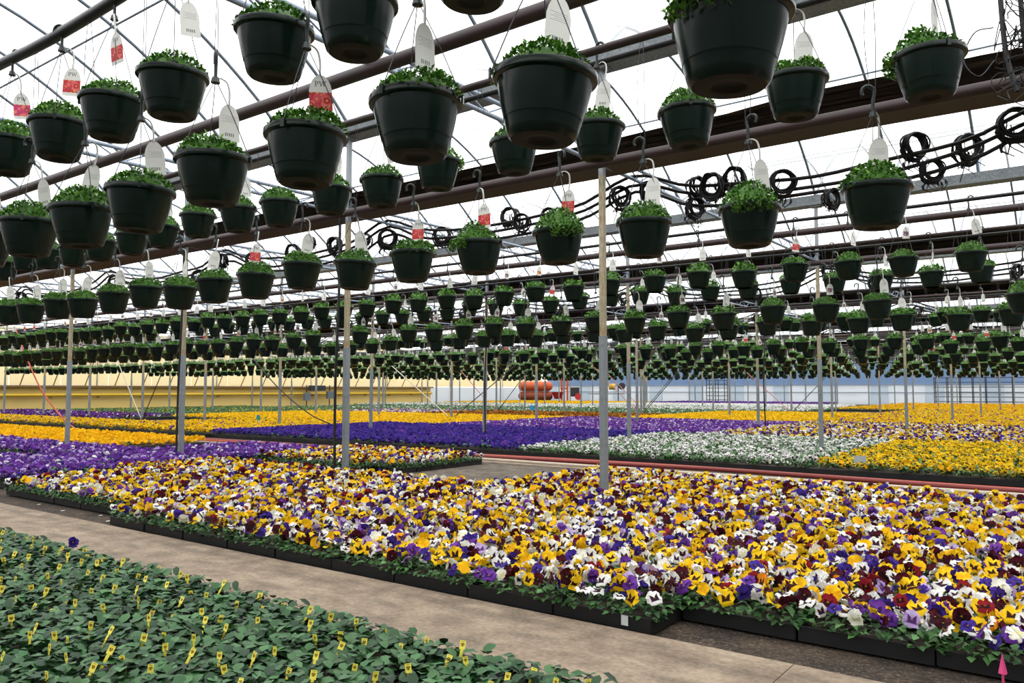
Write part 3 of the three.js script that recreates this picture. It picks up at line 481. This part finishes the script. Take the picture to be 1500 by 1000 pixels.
function mound(n, style, lod) {
  const s = new Soup(), dome = 9, rings = 3, base = BG[0];
  const top = (r, a) => { const two = style === 1 ? 0.72 + 0.4 * Math.abs(Math.cos(a)) * r / 0.13 : 1, over = style === 2 ? 1 + 0.25 * Math.cos(a - 2.6) : 1; return PH - 0.022 + 0.12 * two * over * (1 - Math.pow(r / 0.15, 2.4)); };
  const ring = []; for (let i = 0; i <= rings; i++) { const r = 0.133 * i / rings; ring.push([...Array(dome).keys()].map((k) => { const a = k / dome * 6.2832; return s.v(Math.cos(a) * r, top(r, a) - 0.012, Math.sin(a) * r, base); })); }
  for (let i = 0; i < rings; i++) for (let k = 0; k < dome; k++) { const b = (k + 1) % dome; s.t(ring[i][k], ring[i][b], ring[i + 1][b]); s.t(ring[i][k], ring[i + 1][b], ring[i + 1][k]); }
  for (let i = 0; i < n; i++) {
    let a = rr(0, 6.2832), r = 0.138 * Math.sqrt(rnd()); if (style === 2 && rnd() < 0.25) { a = 2.6 + rr(-0.6, 0.6); r = rr(0.13, 0.175); }
    const y = r > 0.145 ? PH - rr(-0.015, 0.05) : top(r, a) + rr(-0.008, 0.014), el = rr(0.1, 1.2), az = a + rr(-1.4, 1.4), d = V(Math.cos(az) * Math.cos(el), Math.sin(el), Math.sin(az) * Math.cos(el));
    leaf(s, V(Math.cos(a) * r, y - 0.008, Math.sin(a) * r), d, V(Math.cos(a) * 0.5, 1, Math.sin(a) * 0.5), lod ? rr(0.035, 0.05) : rr(0.015, 0.025), lod ? 0.03 : rr(0.010, 0.015), shade(pick(BG), rr(0.75, 1.25)), 1, 0.15);
  }
  return s.build();
}
const mounds = [mound(900, 0), mound(900, 0), mound(900, 1), mound(900, 1), mound(1050, 2)], moundsMid = [mound(170, 0, 1), mound(170, 1, 1)], moundLow = mound(46, 0, 1);
const potMid = L2(potProfile, 20);

// every basket of the house as [x, rim height, z, tier, bay, row]; the largest in the picture become objects
const baskets = [];
const near = {
  '0A0': [-0.70, -1.25, -1.74, -2.30, -2.87, -3.45, -3.99, -4.58], '0A1': [-1.51, -2.04, -2.49, -3.19, -3.73, -4.28, -4.87],
  '0B1': [-0.55, -1.12, -1.66, -2.20, -2.77, -3.39, -3.89, -4.42, -5.0, -5.53], '0B0': [-0.78, -1.35, -1.92, -2.45, -3.04, -3.60, -4.16, -4.73, -5.29, -5.84, -6.37, -6.93, -7.49, -8.1, -8.64, -9.28],
  '1A1': [-1.0, -1.6, -2.13, -2.7, -3.27, -3.82, -4.4, -5.04], '1A0': [-0.57, -1.3, -1.85, -2.38, -2.95, -3.52, -4.09, -4.68],
};
for (let b = 0; b < 8; b++) for (const row of ['A', 'B']) for (const tier of [0, 1]) {
  const z = (row === 'A' ? -1.82 : -3.75) - BAY * b, set = [...(near[b + row + tier] ?? [(b > 1 ? 1.18 : -0.5) - 0.28 * tier - 0.11 * ((b * 3 + (row === 'A' ? 1 : 0)) % 4)])];
  while (set[set.length - 1] > XL + 1.2) set.push(set[set.length - 1] - 0.56);
  set.forEach((x0, n) => {
    const x = n < (near[b + row + tier] ?? []).length ? x0 : x0 + rr(-0.035, 0.035);
    if (b > 0 && rnd() < 0.03) return;
    const [ry, rz] = row === 'A' ? railA(b + 1, x) : [RAIL + 0.02, gutters[b + 1] - 4.36], rail = ry + (row === 'A' ? (b ? 0.02 : 0.029) : 0.024);
    baskets.push({ x, y: (tier ? (row === 'A' ? 2.47 : 2.56) : 2.01) + rr(-0.03, 0.03), z: rz, rail, tier, b, row, n, d: depthOf(x, z) });
  });
}
for (const k of baskets) { const [px, py] = proj(k.x, k.y - 0.1, k.z); k.seen = k.d > 0.5 && px > -70 && px < 1570 && py > -90; k.px = px; k.py = py; k.beside = !k.seen && k.d > 1.5 && px > -500 && px < 2000; }
const ranked = baskets.filter((k) => k.seen).sort((a, b) => a.d - b.d);
const whereOf = (k) => k.b === 0 ? (k.row === 'A' ? 'over the seedlings' : 'over the mixed pansies') : k.b === 1 ? (k.row === 'A' ? 'over the hose aisle' : 'over the white pansies') : 'in the farther bays';
const tagWords = { pink: 'pink flower tag', red: 'red flower tag', plain: 'plain white tag', violet: 'purple flower tag', amber: 'orange flower tag' };
const pinkNear = new Set(['0A0:-2.3', '0B0:-2.45', '0B0:-3.04', '0A1:-4.28', '0A1:-4.87', '0A1:-3.73', '0B1:-2.77', '0B1:-1.66', '0B0:-5.29', '0B0:-3.6', '0A1:-1.51']);
function basket(k, i) {
  const kind = k.b === 0 ? (pinkNear.has(k.b + k.row + k.tier + ':' + k.x) ? (i % 3 ? 'red' : 'pink') : 'plain') : weighted([['plain', 60], ['violet', 25], ['amber', 8], ['red', 7]]);
  const turnTag = kind === 'plain' ? Math.PI + rr(-0.9, 0.9) : rr(-0.7, 0.7);
  const o = thing('hanging_basket', k.b === 0 ? `basket with ${tagWords[kind]}, ${nth(k.n + 1)} from the tubing bundle, ${k.tier ? 'upper' : 'lower'} tier ${whereOf(k)}` : k.b === 1 ? `basket with ${tagWords[kind]}, ${nth(k.n + 1)} in the ${k.tier ? 'upper' : 'lower'} tier ${whereOf(k)}` : `green hanging basket with ${tagWords[kind]}, ${k.tier ? 'upper' : 'lower'} tier in a farther bay`, 'hanging basket', k.x, k.y - PH, k.z, 0, `hanging baskets ${whereOf(k)}`);
  const hi = k.d < 9, yaw = rr(0, 6.28), hk = k.tier ? k.rail - k.y - 0.112 : HK;
  const tilt = [rr(-0.035, 0.035), rr(-0.05, 0.05)];
  const pot = obj('pot', hi ? potGeo : potMid, M.pot, o); pot.rotation.set(tilt[0], 0, tilt[1]); if (hi) obj('pot_bottom', baseGeo, M.potBase, pot);
  const pl = obj('foliage', hi ? pick(k.x === -0.70 && k.row === 'A' ? [mounds[4]] : mounds) : pick(moundsMid), M.leaf, o); pl.rotation.set(tilt[0], k.x === -0.70 ? 0.9 : yaw, tilt[1]); pl.userData.kind = 'stuff';
  wires.forEach((g, q) => { const w = obj('hanger_wire', g, M.wire, o); w.rotation.y = yaw; w.position.y = PH; w.scale.y = hk / HK; if (hi) { const c = obj('wire_clip', clipGeo[q], M.pot, o); c.rotation.y = yaw; } });
  const hook = obj('hook', hookGeo, M.hook, o); hook.position.y = PH + hk; hook.rotation.y = rr(-0.6, 0.6) + (rnd() < 0.5 ? 0 : Math.PI); hook.scale.setScalar(1.15);
  if (!k.tier) for (const sgn of [-1, 1]) obj('drop_wire', tube([V(0.012 * sgn, PH + HK + 0.11, 0), V(0.022 * sgn + rr(-0.02, 0.02), PH + 0.68, rr(-0.02, 0.02)), V(0.006 * sgn, k.rail - k.y + PH, 0)], 0.0018, 10, 4), M.wire, o);
  const t = obj('tag', kind === 'violet' || kind === 'amber' ? tagGeoRound : tagGeoBig, tagMats[kind], o);
  // strap leaves the foot of the hook and the tag hangs from its end
  const sa = 0.64 + rr(-1.2, 1.2); t.position.set(0.055 * Math.cos(sa), PH + hk - 0.1, -0.055 * Math.sin(sa)); t.rotation.set(rr(-0.08, 0.08), 0.64 + turnTag, rr(-0.16, 0.16));
  const st = obj('strap', strapGeo, M.strap, t); st.scale.y = 0.64; st.rotation.y = sa - (0.64 + turnTag);
  return o;
}
ranked.slice(0, 300).forEach(basket);
{ // the mass of baskets beyond
  const rest = [...ranked.slice(300), ...baskets.filter((k) => k.beside)].filter((k) => k.d > 1.5), g = new THREE.Group(); g.name = 'distant_baskets'; scene.add(g); tag(g, 'mass of small hanging baskets filling the farther bays', 'hanging baskets', null, 'stuff');
  const put = (nm, geo, material, f) => { const im = new THREE.InstancedMesh(geo, material, rest.length), m = new THREE.Matrix4(); rest.forEach((k, i) => { f(m, k, i); im.setMatrixAt(i, m); }); im.name = nm; im.userData.kind = 'stuff'; im.castShadow = im.receiveShadow = true; g.add(im); };
  rest.forEach((k) => { k.q = new THREE.Quaternion().setFromEuler(new THREE.Euler(rr(-0.05, 0.05), rr(0, 6.28), rr(-0.05, 0.05))); k.sx = rr(0.95, 1.05); });
  put('pots', potLow, M.pot, (m, k) => m.compose(V(k.x, k.y - PH, k.z), k.q, V(k.sx, 1, k.sx)));
  put('plants', moundLow, M.leaf, (m, k) => m.compose(V(k.x, k.y - PH, k.z), k.q, V(1, 1, 1)));
  put('tags', tagGeoBig, tagMats.plain, (m, k) => m.compose(V(k.x + 0.04, k.y + 0.17, k.z + 0.03), new THREE.Quaternion().setFromAxisAngle(V(0, 1, 0), 0.64 + Math.PI + rr(-1.1, 1.1)), V(1.1, 1.1, 1)));
  put('straps', bx(0.012, 0.16, 0.001, 0, 0.08, 0), M.strap, (m, k) => m.compose(V(k.x + 0.03, k.y + 0.17, k.z + 0.02), k.q, V(1, 1, 1)));
  put('hangers', join([rod(V(0, 0.33, 0), V(0.14, 0, 0), 0.002, 3), rod(V(0, 0.33, 0), V(-0.07, 0, 0.12), 0.002, 3), rod(V(0, 0.33, 0), V(-0.07, 0, -0.12), 0.002, 3), rod(V(0, 0.33, 0), V(0, 0.45, 0), 0.006, 4)]), M.hook, (m, k) => m.compose(V(k.x, k.y, k.z), k.q, V(1, 1, 1)));
  console.log('baskets', baskets.length, 'in view', ranked.length, 'rest', rest.length);
}

// ---------------------------------------------------------------- hoses, cables, braces, signs and the things far behind
tag(obj('red_hose', tube([V(XR, 0.04, -9.9), V(-1, 0.045, -9.86), V(-4, 0.045, -10.12), V(-6, 0.045, -10.0), V(-9, 0.045, -9.85), V(-13, 0.04, -9.9), V(-17, 0.04, -9.8)], 0.028, 120, 8), M.redHose), 'red hose lying along the aisle in front of the white pansies', 'hose');
tag(obj('orange_hose', tube([V(XR, 0.04, -10.08), V(-1, 0.045, -10.02), V(-5, 0.045, -10.25), V(-10, 0.04, -9.98), V(-16, 0.03, -9.65), V(-19.4, 0.03, -9.35), V(-21.2, 0.12, -9.7), V(-22.2, 0.4, -9.8), V(-23.4, 1.1, -9.8), V(-24.3, 1.9, -9.8), V(-25.2, 2.85, -9.8)], 0.02, 160, 8), M.orangeHose), 'orange hose climbing from the aisle up to the baskets', 'hose');
tag(obj('pale_pipe', rod(V(XR, 0.035, -9.55), V(-9.5, 0.035, -9.62), 0.022, 8), M.palePipe), 'thin pale pipe lying beside the red hose', 'pipe');
function downHose(x, z, label) { tag(obj('black_cable', tube([V(x, 3.2, z), V(x + 0.02, 2.2, z + 0.02), V(x - 0.01, 1.2, z + 0.03), V(x + 0.03, 0.1, z + 0.06)], 0.017, 24, 6), M.hose), label, 'cable'); }
downHose(PX - PS - 0.07, GZ + 0.07, 'thick black cable running down beside the post in the mixed pansies');
downHose(PX - 2 * PS + 0.07, GZ + 0.07, 'black cable running down the leaning post by the violet pansies');
downHose(PX - 2 * PS + 0.1, GZ - BAY + 0.06, 'black cable running down a post in the blue pansies');
downHose(PX + 0.2 - PS, GZ - 2 * BAY + 0.06, 'black cable running down a post behind the lavender pansies');
const darkRod = mat(hex('#3d3a38'), 0.6), paleRod = mat(hex('#cfccc4'), 0.6), pinkRod = mat(hex('#c98078'), 0.6);
function brace(a, b, m, label) { tag(obj('brace_rod', rod(a, b, 0.016, 6), m), label, 'brace', 'slanting braces between the posts'); }
{
  const z2 = GZ - BAY, z3 = GZ - 2 * BAY, x6 = PX - 6 * PS, x4 = PX - 4 * PS;
  brace(V(x6, 0.1, z2), V(x6 - 1.6, 2.2, z2 + 0.1), paleRod, 'pale slanting brace rising from a post foot in the yellow pansies');
  brace(V(x6, 0.1, z2), V(x6 + 1.5, 1.9, z2 + 0.1), darkRod, 'dark slanting brace rising from a post foot in the yellow pansies');
  tag(obj('black_cable', tube([V(x4 - 1.4, 2.1, z2), V(x4, 1.15, z2 + 0.05), V(x4 + 1.3, 0.45, z2), V(x4 + 2.2, 0.2, z2)], 0.016, 24, 5), M.hose), 'dark cable sagging past a post into the yellow bed', 'cable');
  brace(V(PX - 4 * PS, 0.1, z3), V(PX - 5 * PS + 0.6, 2.0, z3), paleRod, 'pale slanting brace behind the broad yellow band');
  brace(V(PX - 4 * PS, 0.1, z3), V(PX - 3 * PS - 0.8, 1.9, z3), darkRod, 'dark slanting brace behind the broad yellow band');
  for (const [k, r] of [[5, 3], [3, 3], [2, 4], [4, 4]]) { const z = GZ - r * BAY, x = PX - k * PS; brace(V(x, 0.1, z), V(x - 2.2, 2.1, z), pinkRod, 'reddish slanting brace in the far beds'); brace(V(x, 0.1, z), V(x + 1.8, 2.0, z), darkRod, 'thin dark brace in the far beds'); }
}
function sign(name, x, z, w, h, color, label, y = 0.22) { const g = thing(name, label, 'sign', x, 0.1, z, 0.64); obj('card', bx(w, h, 0.004, 0, y - 0.1 + h / 2, 0), mat(hex(color), 0.6), g); obj('stake', bx(0.012, y - 0.08, 0.004, 0, (y - 0.1) / 2, 0), mat(hex('#d8d8d4'), 0.6), g); }
sign('name_card', -7.05, -11.9, 0.085, 0.075, '#dfe3ee', 'white name card standing between the blue and white pansies', 0.2);
sign('name_card', -2.55, -10.95, 0.16, 0.1, '#b9bec2', 'pale grey card standing at the edge of the yellow pansies', 0.15);
sign('marker_flag', -18.8, -13.5, 0.09, 0.13, '#2f7fc0', 'small blue marker flag in the violet-dotted yellow bed', 0.27);
sign('marker_flag', -18.55, -13.35, 0.07, 0.12, '#2fa05a', 'small green marker flag in the violet-dotted yellow bed', 0.26);
sign('marker_flag', -18.2, -25.8, 0.16, 0.18, '#2a9bd8', 'blue marker flag in the rust brown pansies', 0.3);
{ // orange machine with two tanks near the corner
  const m = thing('orange_machine', 'rusty orange machine with stacked tanks by the far corner', 'machine', -40.2, 0, -57.5, 0.55), orange = mat(hex('#c2562a'), 0.6), rusty = mat(hex('#8a3f24'), 0.7), red = mat(hex('#c22f28'), 0.55);
  const tank = new THREE.CapsuleGeometry(0.42, 2.2, 6, 16).rotateZ(Math.PI / 2);
  for (const [y, mm] of [[0.55, rusty], [1.4, orange]]) { const t = obj('tank', tank, mm, m); t.position.set(0, y, 0); }
  for (const x of [-0.9, 0.9]) obj('leg_frame', join([bx(0.1, 1.9, 0.1, x, 0.95, 0.45), bx(0.1, 1.9, 0.1, x, 0.95, -0.45), bx(0.1, 0.1, 1, x, 0.95, 0)]), rusty, m);
  const mast = thing('orange_lift', 'bright orange lift with red hopper beside the tanks', 'machine', -37.8, 0, -58.5, 0.55);
  obj('mast', join([bx(0.16, 2.2, 0.16, -0.25, 1.1, 0), bx(0.16, 2.2, 0.16, 0.25, 1.1, 0), bx(0.7, 0.14, 0.16, 0, 2.15, 0), bx(0.7, 0.14, 0.16, 0, 1.2, 0)]), orange, mast);
  obj('hopper', new THREE.CylinderGeometry(0.55, 0.25, 0.6, 4).translate(-0.6, 0.6, 0.2), red, mast); obj('drum', new THREE.CylinderGeometry(0.3, 0.3, 0.5, 14).rotateX(1.57).translate(1.2, 0.5, 0.2), red, mast);
  obj('engine', bx(0.8, 0.8, 0.7, 0.9, 0.9, -0.2), mat(hex('#2c2a2c'), 0.6), mast);
  const dk = mat(hex('#2e3034'), 0.6), bl = mat(hex('#6d7780'), 0.6);
  const rackAt = (x, z, n, h, label) => { const g = thing('plant_rack', label, 'rack', x, 0, z, 0); for (let i = 0; i <= n; i++) for (const dz of [-0.3, 0.3]) { const u = obj('upright', bx(0.05, h, 0.05, i * 0.75, h / 2, dz), dk, g); } for (let j = 0; j < 6; j++) obj('shelf', join([bx(n * 0.75, 0.04, 0.04, n * 0.375, 0.3 + j * (h - 0.35) / 5, 0.3), bx(n * 0.75, 0.04, 0.04, n * 0.375, 0.3 + j * (h - 0.35) / 5, -0.3)]), dk, g); };
  rackAt(-9.2, -60.6, 8, 1.95, 'long black wire rack against the far wall');
  rackAt(-25.6, -60.9, 2, 1.9, 'small dark scaffold frame by the far wall');
  const fan = thing('yellow_winch', 'yellow and black winch mounted on a post near the far wall', 'winch', -32.2, 0, -58, 0.6); obj('stand', bx(0.08, 1.5, 0.08, 0, 0.75, 0), dk, fan); obj('bar', bx(3.0, 0.06, 0.06, -1.0, 0.75, 0), bl, fan); obj('motor', new THREE.CylinderGeometry(0.25, 0.25, 0.5, 12).rotateZ(1.57).translate(-0.5, 1.35, 0), mat(hex('#c9a227'), 0.6), fan); obj('drum', new THREE.CylinderGeometry(0.28, 0.28, 0.3, 12).rotateX(1.57).translate(0.3, 1.4, 0), dk, fan);
  const bxx = thing('control_box', 'pair of grey electrical boxes before the yellow wall', 'electrical box', XL + 1.05, 0, -33.5, 0); obj('stand', join([bx(0.05, 1.4, 0.05, -0.05, 0.7, 0), bx(0.05, 1.4, 0.05, -0.05, 0.7, -1.9)]), dk, bxx); obj('box', bx(0.2, 0.5, 0.45, 0, 0.65, 0), bl, bxx); obj('box', bx(0.2, 0.5, 0.5, 0, 0.75, -1.9), bl, bxx); obj('top_unit', bx(0.3, 0.35, 1.2, 0, 1.2, -0.8), dk, bxx);
}
scene.traverse((o) => { if (o.isMesh) { o.castShadow = true; o.receiveShadow = true; } });
renderer.render(scene, camera);
